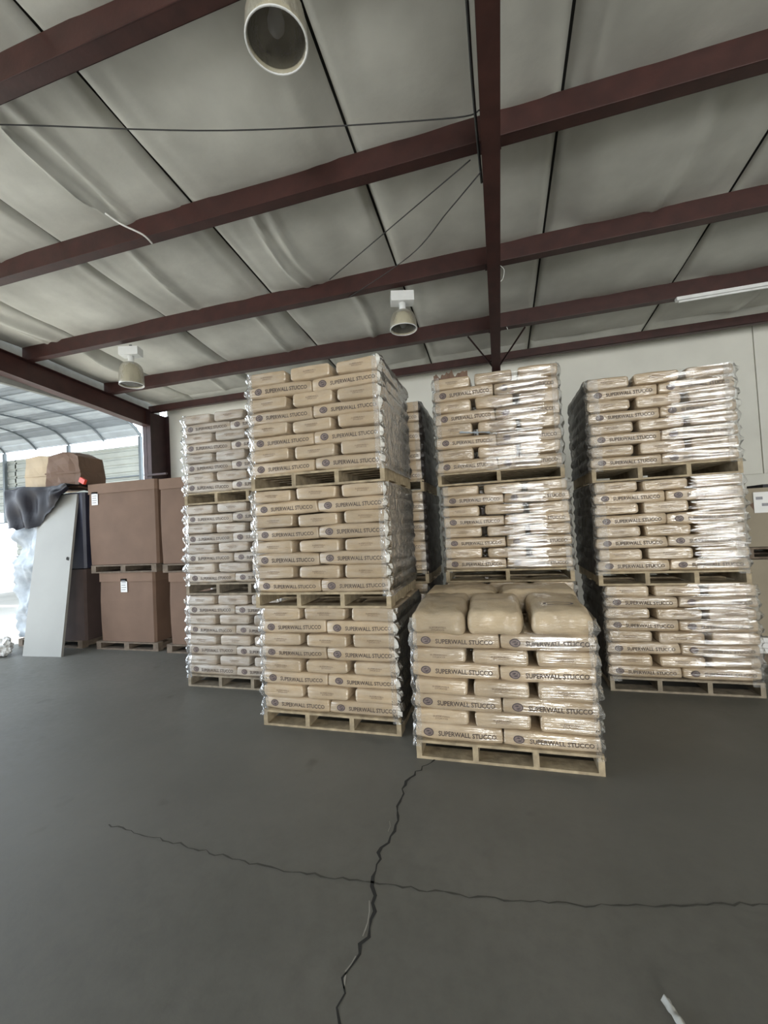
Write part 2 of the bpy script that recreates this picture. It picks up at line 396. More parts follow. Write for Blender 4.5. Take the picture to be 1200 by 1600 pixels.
for (x0, x1, z0, z1) in ((-16.9, -11.25, -.03, 4.76), (-27, -16.84, 2.82, 4.76)):
    zz = z0
    while zz < z1-.1:
        v = []; s = zz; e = min(zz+.95, z1)
        while s < e-.01:
            for ds, h in ((0, 0), (.025, .03), (.085, .03), (.11, 0)):
                if s+ds <= e: v += [(x0, 11.05+h, s+ds), (x1, 11.05+h, s+ds)]
            s += .26
        v += [(x0, 11.05, e), (x1, 11.05, e)]
        addcp(mesh_obj('wall_sheet', v, [(2*j, 2*j+1, 2*j+3, 2*j+2) for j in range(len(v)//2-1)], M_corr_wall))
        zz += .95
for z in (1.2, 2.45, 3.7): addcp(MB().box(-27 if z > 2.4 else -16.9, -11.1, 11.0, 11.04, z-.02, z+.02).build('girt', M_tube))

# ------------------------------------------------------------------ bags
def axis_samples(h, r, nmid):
    out = []
    for k in range(3): a = 1-k/3; out.append((-(h-r), -a))
    for k in range(nmid+1): out.append((-(h-r)+2*(h-r)*k/nmid, 0))
    for k in range(1, 4): out.append(((h-r), k/3))
    return out
def deform(p, hx, hy, hz, seed, sag):
    x, y, z = p; u, v = x/hx, y/hy
    n = noise.noise(Vector((x*5, y*5, seed*3.1)))*.010; n2 = noise.noise(Vector((x*7, z*9, seed*5.3+2)))*.009
    pinch = 1-.14*abs(u)**5
    z2 = z*pinch*(1+sag*(1-u*u)*(1-v*v)) + n*(z/hz)*.7 + .003*math.sin(5*x+seed)
    y2 = y*(1-.035*u**4) + n2*(abs(v)**2)*(1 if y > 0 else -1)
    x2 = x + noise.noise(Vector((y*6, z*9, seed)))*.010*abs(u)**3*(1 if x > 0 else -1)
    return (x2, y2, z2)
def bag_shape(hx, hy, hz, rx, ry, rz, seed, nx=7, ny=5, nz=1, sag=.03):
    A = [axis_samples(hx, rx, nx), axis_samples(hy, ry, ny), axis_samples(hz, rz, nz)]
    idx = {}; v = []; f = []
    L = [len(a)-1 for a in A]
    def vert(i, j, k):
        key = (i, j, k)
        if key not in idx:
            c = [A[0][i], A[1][j], A[2][k]]; o = Vector((c[0][1], c[1][1], c[2][1])).normalized()
            p = (c[0][0]+rx*o.x, c[1][0]+ry*o.y, c[2][0]+rz*o.z)
            idx[key] = len(v); v.append(deform(p, hx, hy, hz, seed, sag))
        return idx[key]
    for i in range(L[0]):
        for j in range(L[1]):
            f.append((vert(i, j, 0), vert(i, j+1, 0), vert(i+1, j+1, 0), vert(i+1, j, 0)))
            f.append((vert(i, j, L[2]), vert(i+1, j, L[2]), vert(i+1, j+1, L[2]), vert(i, j+1, L[2])))
    for i in range(L[0]):
        for k in range(L[2]):
            f.append((vert(i, 0, k), vert(i+1, 0, k), vert(i+1, 0, k+1), vert(i, 0, k+1)))
            f.append((vert(i, L[1], k), vert(i, L[1], k+1), vert(i+1, L[1], k+1), vert(i+1, L[1], k)))
    for j in range(L[1]):
        for k in range(L[2]):
            f.append((vert(0, j, k), vert(0, j, k+1), vert(0, j+1, k+1), vert(0, j+1, k)))
            f.append((vert(L[0], j, k), vert(L[0], j+1, k), vert(L[0], j+1, k+1), vert(L[0], j, k+1)))
    return v, f
BL, BW = .608, .374
RX, RY, RZK = .012, .026, .52
def bag_mesh(hz, seed, mat, **kw):
    v, f = bag_shape(BL/2, BW/2, hz, RX, RY, hz*RZK, seed, **kw)
    me = bpy.data.meshes.new('bag'); me.from_pydata(v, [], f); me.materials.append(mat)
    for p in me.polygons: p.use_smooth = True
    me.update(); return me
def text_pts(body, width, height, lines=1):
    """outline text as a triangulated flat mesh, x across, y up, centred"""
    cu = bpy.data.curves.new('t', 'FONT'); cu.body = body; cu.align_x = 'CENTER'; cu.align_y = 'CENTER'; cu.resolution_u = 2; cu.offset = .02
    o = bpy.data.objects.new('t', cu); C.objects.link(o)
    dg = bpy.context.evaluated_depsgraph_get(); me = bpy.data.meshes.new_from_object(o.evaluated_get(dg))
    v = [tuple(p.co) for p in me.vertices]; f = [tuple(p.vertices) for p in me.polygons]
    bpy.data.objects.remove(o); bpy.data.meshes.remove(me)
    xs = [p[0] for p in v]; ys = [p[1] for p in v]
    sx = width/(max(xs)-min(xs)); sy = height/(max(ys)-min(ys)); cx, cy = (max(xs)+min(xs))/2, (max(ys)+min(ys))/2
    return [((p[0]-cx)*sx, (p[1]-cy)*sy) for p in v], f
T_NAME = text_pts('SUPERWALL STUCCO', .395, .034)
T_END = text_pts('SUPERWALL\nSTUCCO', .125, .030)
def ellipse(a, b, n=24):
    return [(a*math.cos(2*PI*i/n), b*math.sin(2*PI*i/n)) for i in range(n)]
def emblem2d():
    v = ellipse(.036, .029); f = [tuple(range(24))]; fm = [0]
    k = len(v); v += [(x, y) for x, y in ellipse(.029, .022)]; f.append(tuple(range(k, k+24))); fm.append(1)
    for poly in ([(-.02, .004), (-.004, .014), (.01, .012), (.004, .004), (-.008, .002)], [(-.012, -.012), (.002, -.004), (.018, -.002), (.02, -.010), (.004, -.016)], [(.008, .004), (.022, .008), (.018, .0)]):
        k = len(v); v += poly; f.append(tuple(range(k, k+len(poly)))); fm.append(0)
    lay = [0.0]*24 + [.0006]*24 + [.0012]*(len(v)-48)
    return v, f, fm, lay
def side_y(x, z, hz, ry=RY):
    rz = hz*RZK; zo = min(1, max(0, (abs(z)-(hz-rz))/rz)); return -(BW/2-ry) - ry*math.sqrt(max(0, 1-zo*zo))
def on_side(pts, x0, z0, hz, seed, sag, off=.0022, lay=None):
    out = []
    for i, (a, b) in enumerate(pts):
        x, z = x0+a, z0+b; p = deform((x, side_y(x, z, hz), z), BL/2, BW/2, hz, seed, sag)
        out.append((p[0], p[1]-off-(lay[i] if lay else 0), p[2]))
    return out
def on_end(pts, y0, z0, hz, seed, sag, off=.0022, lay=None):
    # the bag's -X end; text reads from outside (x across = -y)
    out = []
    rz = hz*RZK
    for i, (a, b) in enumerate(pts):
        y, z = y0-a, z0+b; zo = min(1, max(0, (abs(z)-(hz-rz))/rz))
        x = -(BL/2-RX)-RX*math.sqrt(max(0, 1-zo*zo)); p = deform((x, y, z), BL/2, BW/2, hz, seed, sag)
        out.append((p[0]-off-(lay[i] if lay else 0), p[1], p[2]))
    return out
HZ = .0565
def flat_mesh(name, v, f, mats, fm=None):
    me = bpy.data.meshes.new(name); me.from_pydata(v, [], f)
    for m in mats: me.materials.append(m)
    if fm:
        for p, k in zip(me.polygons, fm): p.material_index = k
    me.update(); return me
EV, EF, EFM, ELAY = emblem2d()
VAR = {}
for key, mat in (('warm', M_bag), ('cloudy', M_bag_dark)):
    VAR[key] = []
    for s in range(6):
        d = dict(bag=bag_mesh(HZ, s+1, mat))
        d['name'] = flat_mesh('printed_name', on_side(T_NAME[0], .062, -.004, HZ, s+1, .03), T_NAME[1], [M_ink])
        d['emblem'] = flat_mesh('printed_emblem', on_side(EV, -.205, .0, HZ, s+1, .03, lay=ELAY), EF, [M_emblem, M_emblem_in], EFM)
        d['end'] = flat_mesh('printed_end_mark', on_end(T_END[0], 0, 0, HZ, s+1, .03), T_END[1], [M_ink_soft])
        VAR[key].append(d)
ORD = ['bottom', 'second', 'third', 'fourth', 'fifth', 'sixth', 'seventh', 'top']
LOADN = ['bottom', 'middle', 'top']
STUFFV, STUFFF = [], []
lowv, lowf = bag_shape(BL/2, BW/2, HZ, RX, RY, HZ*RZK, 3, 2, 2, 1)
def stuff_bag(x, y, z, rz):
    k = len(STUFFV); c, s = math.cos(rz), math.sin(rz)
    STUFFV.extend([(x+a*c-b*s, y+a*s+b*c, z+d) for a, b, d in lowv]); STUFFF.extend([tuple(k+i for i in f) for f in lowf])
def place_bag(x, y, z, rz, key, label, group, face, hs=1.0):
    d = random.choice(VAR[key])
    o = link('stucco_bag', d['bag'], None, (x, y, z), (random.uniform(-.012, .012), random.uniform(-.008, .008), rz+random.uniform(-.012, .012)))
    o.scale = (1, 1, hs)
    tag(o, label, 'bag', group)
    if face == 'side': link('printed_name', d['name'], o); link('printed_emblem', d['emblem'], o)
    elif face == 'end': link('printed_end_mark', d['end'], o)
    return o

# pallet parts share meshes
PM = {}
for key, mat in (('fresh', M_wood), ('grey', M_wood_grey)):
    PM[key] = (MB().box(-.61, .61, -.045, .045, 0, .018).mesh('deck_board', mat), MB().box(-.61, .61, -.07, .07, 0, .018).mesh('bottom_board', mat),
               MB().box(-.019, .019, 0, 1.016, .018, .112).mesh('stringer', mat))
def pallet(x, y, z, label, key='fresh', n=4, rz=0):
    p = empty('wooden_pallet', (x, y, z), rz); tag(p, label, 'pallet', 'wooden pallets under the bag loads')
    a, b, c = PM[key]
    for i in range(n):
        link('stringer', c, p, (-.591+1.182*i/(n-1), 0, 0))
    for i in range(7): link('deck_board', a, p, (0, .045+i*.1543, .112), (0, 0, random.uniform(-.004, .004)))
    for yy in (.07, .508, .946): link('bottom_board', b, p, (0, yy, 0))
    return p
PH = .130

def film(x0, x1, y0, y1, z0, z1, label, front=.07, amp=1.0, seed=0, left=0, right=0):
    """stretch film hugging the load: open C round the left side, back, right side, with a crinkled return round each front corner"""
    path = []
    def add(xa, ya, xb, yb, n, nx, ny, endc=False):
        for i in range(n): t = i/n; path.append((xa+(xb-xa)*t, ya+(yb-ya)*t, nx, ny))
    add(x0+front, y0, x0, y0, 5, 0, -1); path.append((x0, y0, -.7, -.7))
    add(x0, y0+.03, x0, y1, 24, -1, 0); path.append((x0, y1, -.7, .7))
    add(x0+.03, y1, x1, y1, 14, 0, 1); path.append((x1, y1, .7, .7))
    add(x1, y1-.03, x1, y0, 24, 1, 0); path.append((x1, y0, .7, -.7))
    add(x1-.015, y0, x1-front, y0, 5, 0, -1); path.append((x1-front, y0, 0, -1))
    nz = 48; lh = (z1-z0)/8
    v = []; f = []; n = len(path)
    for k in range(nz+1):
        z = z0-.03+(z1-z0+.035)*k/nz; ph = (z-z0)/lh
        g = abs(math.sin(PI*ph))
        for i, (x, y, nx, ny) in enumerate(path):
            corner = 1 if (abs(nx) > .1 and abs(ny) > .1) else 0
            nearc = math.exp(-min(math.hypot(x-cx, y-cy) for cx in (x0, x1) for cy in (y0, y1))/.05)
            r = random.uniform(-1, 1)
            wr = noise.noise(Vector((x*6+seed, y*6+z*5, z*14+seed)))*.022
            off = .012 + .010*g + wr*(.5+.5*nearc)*amp + r*.006*nearc
            off = max(.004, off)
            inset = .035*(1-g)*nearc*corner
            zz = z + (random.uniform(-.008, .008) if 0 < k < nz else 0)*nearc
            v.append((x+nx*(off-inset), y+ny*(off-inset*.6), zz))
    fm = []
    for k in range(nz):
        for i in range(n-1):
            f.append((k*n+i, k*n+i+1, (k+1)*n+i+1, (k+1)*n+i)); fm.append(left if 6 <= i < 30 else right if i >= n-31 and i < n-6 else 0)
    o = mesh_obj('stretch_film', v, f, None, mats=[M_film, M_film_side, M_film_shade], fm=fm); tag(o, label, 'plastic film', 'stretch film round the bag loads')
    return o

def load(sx, sy, z, name, ln, key='warm', uh=1.01, indiv='front', wood='fresh', ns=4, rows=8, jitter=.006, dx=0, front=.07, left=0, right=0):
    """one pallet with eight layers of bags; returns the height of its top"""
    nm = '' if ln is None else LOADN[ln]+' load, '
    wn = f'the {LOADN[ln]} load of the {name}' if ln is not None else f'the {name}'
    pallet(sx+.61, sy, z, f'{"pale" if wood == "fresh" else "weathered"} wooden pallet under {wn}', wood, ns)
    lh = (uh-PH)/8; hs = lh/(2*HZ)*1.035
    cx = sx+.61; grp = f'bags in the {name}'
    for L in range(rows):
        zc = z+PH+lh*(L+.5); jx = random.uniform(-1, 1)*jitter; jy = random.uniform(-1, 1)*jitter*.6
        ly = f'{ORD[L]} layer' if L in (0, 7) else f'{ORD[L]} layer up'
        def fl(x, y, rz, lab, face, want):
            if want: place_bag(x, y, zc, rz, key, lab, grp, face, hs)
            else: stuff_bag(x, y, zc, rz)
        fr = indiv in ('front', 'frontside')
        if L % 2 == 0:
            for i, nmx in enumerate(('left', 'right')):
                fl(cx+(-.305 if i == 0 else .305)+jx+random.uniform(-.003, .003), sy+.2+jy, 0, f'long-side bag, {nmx} of two, {ly}, {nm}{name}', 'side', fr or (indiv == 'rightfront' and i == 1))
            for i in (-1, 0, 1):
                if i == 1 and indiv == 'frontside': fl(cx+i*.407, sy+.71, PI/2, f'rear bag behind right end, {ly}, {nm}{name}', None, True)
                elif i == 0 and L < 7: continue
                else: stuff_bag(cx+i*.407, sy+.71, zc, PI/2)
        else:
            for i, nmx in zip((-1, 0, 1), ('left', 'middle', 'right')):
                fl(cx+i*.417+jx+random.uniform(-.006, .006), sy+.305+jy, PI/2, f'end-on bag, {nmx} of three, {ly}, {nm}{name}', 'end', fr or (indiv == 'rightfront' and i == 1))
            for i in (0, 1):
                x = cx+(-.305 if i == 0 else .305)
                if i == 1 and indiv == 'frontside': fl(x, sy+.815, PI, f'rear bag behind right end, {ly}, {nm}{name}', None, True)
                else: stuff_bag(x, sy+.815, zc, 0)
    film(sx-.0, sx+1.22, sy-.002, sy+1.016, z+PH+.0, z+uh-.01, f'crinkled clear stretch film round {wn}', seed=sx*3+z*7, front=front, left=left, right=right)
    return z+uh

# stacks: name, left x, front y, unit heights
z = 0
for i, uh in enumerate((1.0, 1.0, 1.02)): z = load(-3.41+(.02 if i == 2 else 0), 3.90+(.02 if i else 0), z, 'far-left stack', i, 'cloudy', uh, wood='grey' if i < 2 else 'fresh')
z = 0
for i, (uh, dx) in enumerate(((1.005, 0), (1.02, -.03), (1.035, -.03))): z = load(-2.05+dx, 3.22, z, 'tall front-left stack', i, 'warm', uh, 'frontside', front=.06, right=1)
z = 0
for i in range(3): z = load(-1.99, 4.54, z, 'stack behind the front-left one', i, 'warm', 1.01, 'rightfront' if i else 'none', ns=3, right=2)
z = 0
for i, (uh, dx) in enumerate(((1.045, 0), (.99, 0), (1.13, -.03))): z = load(-.55+dx, 4.30, z, 'centre rear stack', i, 'warm', uh, 'front' if i else 'none', ns=3)
ZD = z
z = 0
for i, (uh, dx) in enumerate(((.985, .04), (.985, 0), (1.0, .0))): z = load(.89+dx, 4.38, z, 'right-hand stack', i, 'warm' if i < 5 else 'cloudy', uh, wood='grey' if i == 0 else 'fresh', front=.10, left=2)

# the single load in front: seven regular layers and a slumped top layer of fuller bags
FX, FY = -.656, 2.95
def front_load():
    name = 'low front load'; rz = 0
    zt = load(FX, FY, 0, name, None, 'warm', .995, rows=7, jitter=.012, front=.05)
    lh = (.995-PH)/8; zb = PH+7*lh
    def big_bag(hx, hy, hz, seed, x, y, zc, rot, label, face, tiltx):
        v, f = bag_shape(hx, hy, hz, .045, .05, hz*.8, seed, 14, 10, 2, .16)
        v = [tuple(Vector(q)*(1+.05*noise.noise(Vector(q)*9+Vector((seed, 0, 0)))) + Vector((0, 0, .012*noise.noise(Vector((q[0]*14, q[1]*14, seed)))))) for q in v]
        me = bpy.data.meshes.new('bag'); me.from_pydata(v, [], f); me.materials.append(M_bag_loose)
        for p in me.polygons: p.use_smooth = True
        o = link('stucco_bag', me, None, (x, y, zc), (tiltx, 0, 0)); 
        o.rotation_euler = (Matrix.Rotation(tiltx, 3, 'X') @ Matrix.Rotation(rot, 3, 'Z')).to_euler()
        tag(o, label, 'bag', 'bags in the low front load'); return o
    for i, (dx, nm) in enumerate(((-.41, 'left'), (-.02, 'middle'), (.41, 'right'))):
        o = big_bag(.325, .192, .086, 20+i, FX+.61+dx, FY+.32, zb+.080, PI/2, f'full bag end-on, {nm} of three on top of the low front load', 'end', .05)
        if i == 0:
            v = [(-.318-.0, -a, b-.03) for a, b in T_END[0]]
            link('printed_end_mark', flat_mesh('printed_end_mark', [(-.334, y, zz) for _, y, zz in v], T_END[1], [M_ink_soft]), o)
        if i == 2:
            ring = []; fr_ = []
            n = 32
            for k in range(n):
                a = 2*PI*k/n
                for rr in (1, .82): ring.append((-.16+.045*rr*math.sin(a), .10*rr*math.cos(a), .108))
            fr_ = [(2*k, 2*k+1, (2*k+3) % (2*n), (2*k+2) % (2*n)) for k in range(n)]
            link('printed_emblem', flat_mesh('printed_emblem', ring, fr_, [M_emblem]), o)
    for i, (dx, nm) in enumerate(((-.30, 'left'), (.31, 'right'))):
        big_bag(.30, .20, .095, 30+i, FX+.61+dx, FY+.83, zb+.10, 0, f'full bag lying across, {nm} rear on top of the low front load', None, 0)
front_load()

so_ = mesh_obj('bagged_goods', STUFFV, STUFFF, M_bag, smooth=True)
so_['kind'] = 'stuff'; so_['label'] = 'kraft paper bags filling the sides and rear of the wrapped loads'; so_['category'] = 'bags'

# ragged cardboard and film on top of the stacks
def ragged(name, x0, x1, y, z, hmax, label, mat, seed, cat):
    random.seed(seed); v = []; f = []; n = 26
    for i in range(n+1):
        x = x0+(x1-x0)*i/n; h = max(.004, hmax*(.45+1.1*noise.noise(Vector((i*.33, seed, 0)))+.25*noise.noise(Vector((i*1.3, seed, 5)))))
        v += [(x, y, z-.03), (x, y+random.uniform(-.01, .01), z+h), (x, y+.008, z-.03), (x, y+.008+random.uniform(-.01, .01), z+h)]
    for i in range(n):
        a = 4*i; b = a+4; f += [(a, b, b+1, a+1), (a+2, a+3, b+3, b+2), (a+1, b+1, b+3, a+3)]
    o = mesh_obj(name, v, f, mat); return tag(o, label, cat)
ragged('torn_cardboard', -.57, -.22, 4.33, ZD, .085, 'torn brown cardboard edge sticking up from the top of the centre rear stack', M_card, 3, 'cardboard')
# crumpled film ribbon hanging at D front
v = []; f = []
random.seed(11)
for i in range(16):
    t = i/15; x = -.33+.30*t+.0; zz = 2.57-.03*t; y = 4.275-.01*math.sin(t*9)
    v += [(x, y, zz+random.uniform(.004, .012)), (x, y-.006, zz-random.uniform(.004, .012))]
f = [(2*i, 2*i+1, 2*i+3, 2*i+2) for i in range(15)]
tag(mesh_obj('film_tail', v, f, M_film_milky), 'thin twisted film tail across the top load of the centre rear stack', 'plastic film')
# the diagonal band of extra wraps
def wrap_band(fn, z0, z1, y, label, seed):
    def g(u, v):
        z = z0+(z1-z0)*v; a, b = fn(v); x = a+(b-a)*u
        if seed == 5 or seed == 4 or seed == 3: x = min(x, 2.09)
        x += (.11*noise.noise(Vector((z*38, seed, 3)))*(1-u) + .10*noise.noise(Vector((z*38, seed, 9)))*u)
        ph = noise.noise(Vector((x*2.2+seed, 0, z*26)))
        return (x, y-.013-.0076*ph-.0008*noise.noise(Vector((x*5, seed, z*60))), z+.01*x)
    o = grid('wrap_band', g, 22, 200, M_band); return tag(o, label, 'plastic film', 'extra bands of stretch film with bright streaks')
wrap_band(lambda v: (-.08+.20*v*v, .40+.15*v), 2.16, 3.12, 4.30, 'diagonal band of glossy streaked film on the top load of the centre rear stack', 1)
wrap_band(lambda v: (.08, .44), 1.17, 2.0, 4.30, 'upright band of glossy streaked film on the middle load of the centre rear stack', 2)
wrap_band(lambda v: (1.52+.08*v, 2.06), 2.10, 2.94, 4.38, 'glossy streaked film on the right of the top load of the right-hand stack', 3)
wrap_band(lambda v: (1.70, 2.07), 1.12, 1.95, 4.38, 'glossy streaked film on the right of the middle load of the right-hand stack', 4)
wrap_band(lambda v: (1.62, 2.10), .16, .98, 4.38, 'glossy streaked film on the right of the bottom load of the right-hand stack', 5)
wrap_band(lambda v: (.16, .47), .79, .90, 2.945, 'short glossy film band across the upper right of the low front load', 6)


# ------------------------------------------------------------------ cardboard bulk boxes (left rear)
def gaylord(x0, x1, y0, y1, z0, z1, label, lab=None, lid=.12, mat=M_card, pal=True, skew=0):
    e = empty('bulk_box', ((x0+x1)/2, y0, z0), skew); tag(e, label, 'box', 'cardboard bulk boxes on pallets')
    hx = (x1-x0)/2; d = y1-y0
    m = MB(); h = z1-z0
    n = 12
    # octagonal-cornered body with slightly bowed sides
    ring = lambda z, e_: [(-hx+.03-e_, -e_, z), (hx-.03+e_, -e_, z), (hx+e_, .03-e_, z), (hx+e_, d-.03+e_, z), (hx-.03+e_, d+e_, z), (-hx+.03-e_, d+e_, z), (-hx-e_, d-.03+e_, z), (-hx-e_, .03-e_, z)]
    for zz, e_ in ((0, 0), (h*.3, .008), (h*.6, .01), (h, 0)): m.v += ring(zz, e_)
    for k in range(3):
        for i in range(8): m.f.append((8*k+i, 8*k+(i+1) % 8, 8*k+8+(i+1) % 8, 8*k+8+i))
    m.f += [tuple(range(7, -1, -1)), tuple(range(24, 32))]
    m.build('box_body', mat, e)
    if lid:
        m = MB(); m.v += ring(h-lid, .016); m.v += ring(h+.012, .016)
        m.f = [(i, (i+1) % 8, 8+(i+1) % 8, 8+i) for i in range(8)] + [tuple(range(8, 16)), tuple(range(7, -1, -1))]
        m.build('lid', M_card_lid, e)
    if lab:
        lx, lz = lab
        p = MB().box(lx-.06, lx+.06, -.016, -.012, lz-.10, lz+.10).build('shipping_label', M_paper, e)
        q = MB()
        for k in range(5): q.box(lx-.045, lx+.03+.01*(k % 2), -.0175, -.016, lz+.07-.035*k, lz+.08-.035*k)
        q.build('label_print', M_grey_print, p)
    return e
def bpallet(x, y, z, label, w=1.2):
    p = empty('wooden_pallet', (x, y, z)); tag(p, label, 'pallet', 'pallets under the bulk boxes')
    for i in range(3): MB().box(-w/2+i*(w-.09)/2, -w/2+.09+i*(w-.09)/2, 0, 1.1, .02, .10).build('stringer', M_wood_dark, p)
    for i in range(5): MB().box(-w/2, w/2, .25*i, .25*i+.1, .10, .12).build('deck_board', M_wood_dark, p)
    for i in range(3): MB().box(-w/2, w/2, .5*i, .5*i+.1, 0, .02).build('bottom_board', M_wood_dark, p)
    return p
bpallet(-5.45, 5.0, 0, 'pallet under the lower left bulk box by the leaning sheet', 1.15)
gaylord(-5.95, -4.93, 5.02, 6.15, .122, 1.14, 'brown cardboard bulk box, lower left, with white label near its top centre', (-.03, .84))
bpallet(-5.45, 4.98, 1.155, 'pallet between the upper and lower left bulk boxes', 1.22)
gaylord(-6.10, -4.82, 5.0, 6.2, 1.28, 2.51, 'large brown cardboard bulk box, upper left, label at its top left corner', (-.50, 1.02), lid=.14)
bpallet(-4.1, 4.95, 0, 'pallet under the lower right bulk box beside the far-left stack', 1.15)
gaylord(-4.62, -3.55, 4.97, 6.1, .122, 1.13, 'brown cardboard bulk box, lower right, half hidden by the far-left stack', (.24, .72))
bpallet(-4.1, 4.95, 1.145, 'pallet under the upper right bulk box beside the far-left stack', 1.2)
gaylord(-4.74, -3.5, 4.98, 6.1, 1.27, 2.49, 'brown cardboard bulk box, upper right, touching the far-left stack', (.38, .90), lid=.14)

# carton stack the sheet leans on, shadow painted into its colours
bpallet(-6.98, 5.0, 0, 'pallet under the plastic-wrapped goods at the left edge', 1.35)
gaylord(-7.04, -6.22, 5.0, 6.1, .122, 1.22, 'cardboard carton with painted-in shade, lower one behind the leaning sheet', None, 0, M_shade_card)
gaylord(-7.04, -6.20, 5.0, 6.1, 1.235, 2.42, 'plastic-wrapped carton with painted-in shade, upper one behind the leaning sheet', None, 0, M_shade_wrap)
# leaning sheet
v = []; H_ = 2.40; TH = .035
sh = empty('leaning_sheet', (-6.56, 4.58, 0)); tag(sh, 'tall pale grey door slab leaning against the bulk boxes at left', 'door slab')
def shp(u, z, t): # u across, z up, leaning back and to the right
    k = z/H_; return (u*.35-.09*k, .02*u+.38*k+t*TH, z*.999)
g = [shp(u, z, t) for t in (0, 1) for z in (0, .8, 1.6, H_) for u in (-1, 1)]
f = []
for k in range(3): a = 2*k; f += [(a, a+1, a+3, a+2), (a+8, a+10, a+11, a+9)]
for k in range(3): f += [(2*k, 2*k+2, 2*k+10, 2*k+8), (2*k+1, 2*k+9, 2*k+11, 2*k+3)]
f += [(0, 8, 9, 1), (6, 7, 15, 14)]
mesh_obj('slab', g, f, M_door, sh)
hx, hy, hz_ = shp(.84, 1.40, 0)
m = MB(); n = 16
m.v = [(hx+.028*math.cos(2*PI*i/n), hy-.003, hz_+.034*math.sin(2*PI*i/n)) for i in range(n)]; m.f = [tuple(range(n))[::-1]]
m.build('lock_hole', M_dark, sh)
# plastic wrapped goods
def wrapfn(x0, x1, z0, z1, y, seed, amp, dep=.5):
    def fn(u, v):
        # u wraps round: front then left side
        a = u*2
        if a < 1.3: x, yy = x1-(x1-x0)*(a/1.3), y
        else: x, yy = x0, y+dep*(a-1.3)/.7
        n = noise.noise(Vector((x*4+seed, v*7, yy*4)))*amp + noise.noise(Vector((x*11, v*22+seed, 3)))*amp*.45
        bul = .05*math.sin(PI*v)
        return (x-(n+bul if a > 1 else n*.4), yy-(n+bul if a < 1.4 else 0), z0+(z1-z0)*v)
    return fn
w1 = grid('wrapped_goods', wrapfn(-7.58, -7.06, .15, 1.95, 4.99, 2, .08, .35), 34, 40, M_film_milky); 
tag(w1, 'bluish clear plastic wrapped goods beside the bright left doorway', 'wrapped goods')
m = MB(); m.box(-.22, .22, 0, .12, 0, 1.62); inner = m.build('packed_carton', M_paper, None); inner.location = (-7.30, 5.09, .16)
tag(inner, 'white carton inside the cloudy plastic wrap at the left edge', 'carton')
def blackfn(u, v):
    a = v*3
    if a < 1.2:  z, y = 1.90+.64*(a/1.2), 4.86
    else: z, y = 2.545, 4.86+.8*(a-1.2)/1.8
    x = -7.62+u*1.3
    n = noise.noise(Vector((x*5, y*4, z*4)))*.10 + .03*math.sin(x*19+z*6)*(1 if a < 1.2 else .3)
    tri = max(0, (x+6.98))*.9*(1-a/1.2) if a < 1.2 else 0
    return (x, y-n*.6-.02, z+n*.25*(a > .15)+tri+(random.uniform(-.02, .02) if v == 0 else 0))
random.seed(5)
bs = grid('black_plastic_sheet', blackfn, 30, 30, M_black); tag(bs, 'crumpled black plastic sheet draped over the wrapped goods', 'plastic sheet')
rt = MB().box(-.055, .055, -.02, .02, -.03, .045, Matrix.Rotation(.5, 4, 'Y')).build('red_tag', M_red_tag); rt.location = (-6.12, 4.93, 2.575)
tag(rt, 'small red plastic item on top of the upper left bulk box', 'tag')
# crumpled cartons on top
def carton(name, x, y, z, sx, sy, sz, rz, mat, matf, label, crumple):
    e = empty(name, (x, y, z), rz); tag(e, label, 'carton')
    random.seed(int(sx*1000)); me = bmesh.new(); bmesh.ops.create_cube(me, size=1)
    bmesh.ops.subdivide_edges(me, edges=me.edges[:], cuts=5, use_grid_fill=True)
    for q in me.verts:
        c = q.co.copy(); 
        q.co = Vector((c.x*sx, c.y*sy, (c.z+.5)*sz)) 
        tt = max(0, c.z+.1)*crumple
        q.co.x *= 1-.35*tt*abs(c.x)*2*.6; q.co.z -= tt*abs(c.x)**2*sz*.9
        q.co += Vector((noise.noise(q.co*5+Vector((3, 0, 0))), noise.noise(q.co*5), noise.noise(q.co*5+Vector((0, 7, 0)))))*.04*crumple
    mm = bpy.data.meshes.new('carton_body'); me.to_mesh(mm); me.free(); mm.materials.append(mat); mm.materials.append(matf)
    for p in mm.polygons:
        if p.normal.x < -.6: p.material_index = 1
    link('carton_body', mm, e)
    m = MB(); m.box(-sx*.51, sx*.51, -sy*.52, -sy*.505, sz*.40, sz*.44); m.build('fold_line', mat, e)
    return e
carton('crumpled_carton', -6.78, 5.35, 2.52, .62, .5, .60, .15, M_card, M_card_tan, 'crumpled brown carton on top of the black plastic sheet', 1.0)
carton('tan_carton', -7.40, 5.42, 2.54, .52, .5, .58, .1, M_card_tan, M_card_tan, 'tan carton left of the crumpled brown one, on black plastic', .45)
# white crumpled bundle on the floor
def blob(name, c, r, seed, mat, label, cat, amp=.35, sq=(1, 1, 1)):
    me = bmesh.new(); bmesh.ops.create_icosphere(me, subdivisions=4, radius=1)
    for q in me.verts:
        n = noise.noise(q.co*1.6+Vector((seed, 0, 0)))*amp + noise.noise(q.co*4+Vector((seed, 0, 0)))*amp*.5
        q.co = q.co*(1+n); q.co = Vector((q.co.x*r*sq[0], q.co.y*r*sq[1], max(-.9, q.co.z)*r*sq[2]))
    mm = bpy.data.meshes.new(name); me.to_mesh(mm); me.free(); mm.materials.append(mat)
    o = link(name, mm); o.location = c; return tag(o, label, cat)
blob('plastic_bundle', (-7.30, 4.52, .13), .15, 3, M_paper, 'crumpled white plastic bundle on the floor at left', 'plastic bundle', .5, (1.2, .8, .9))
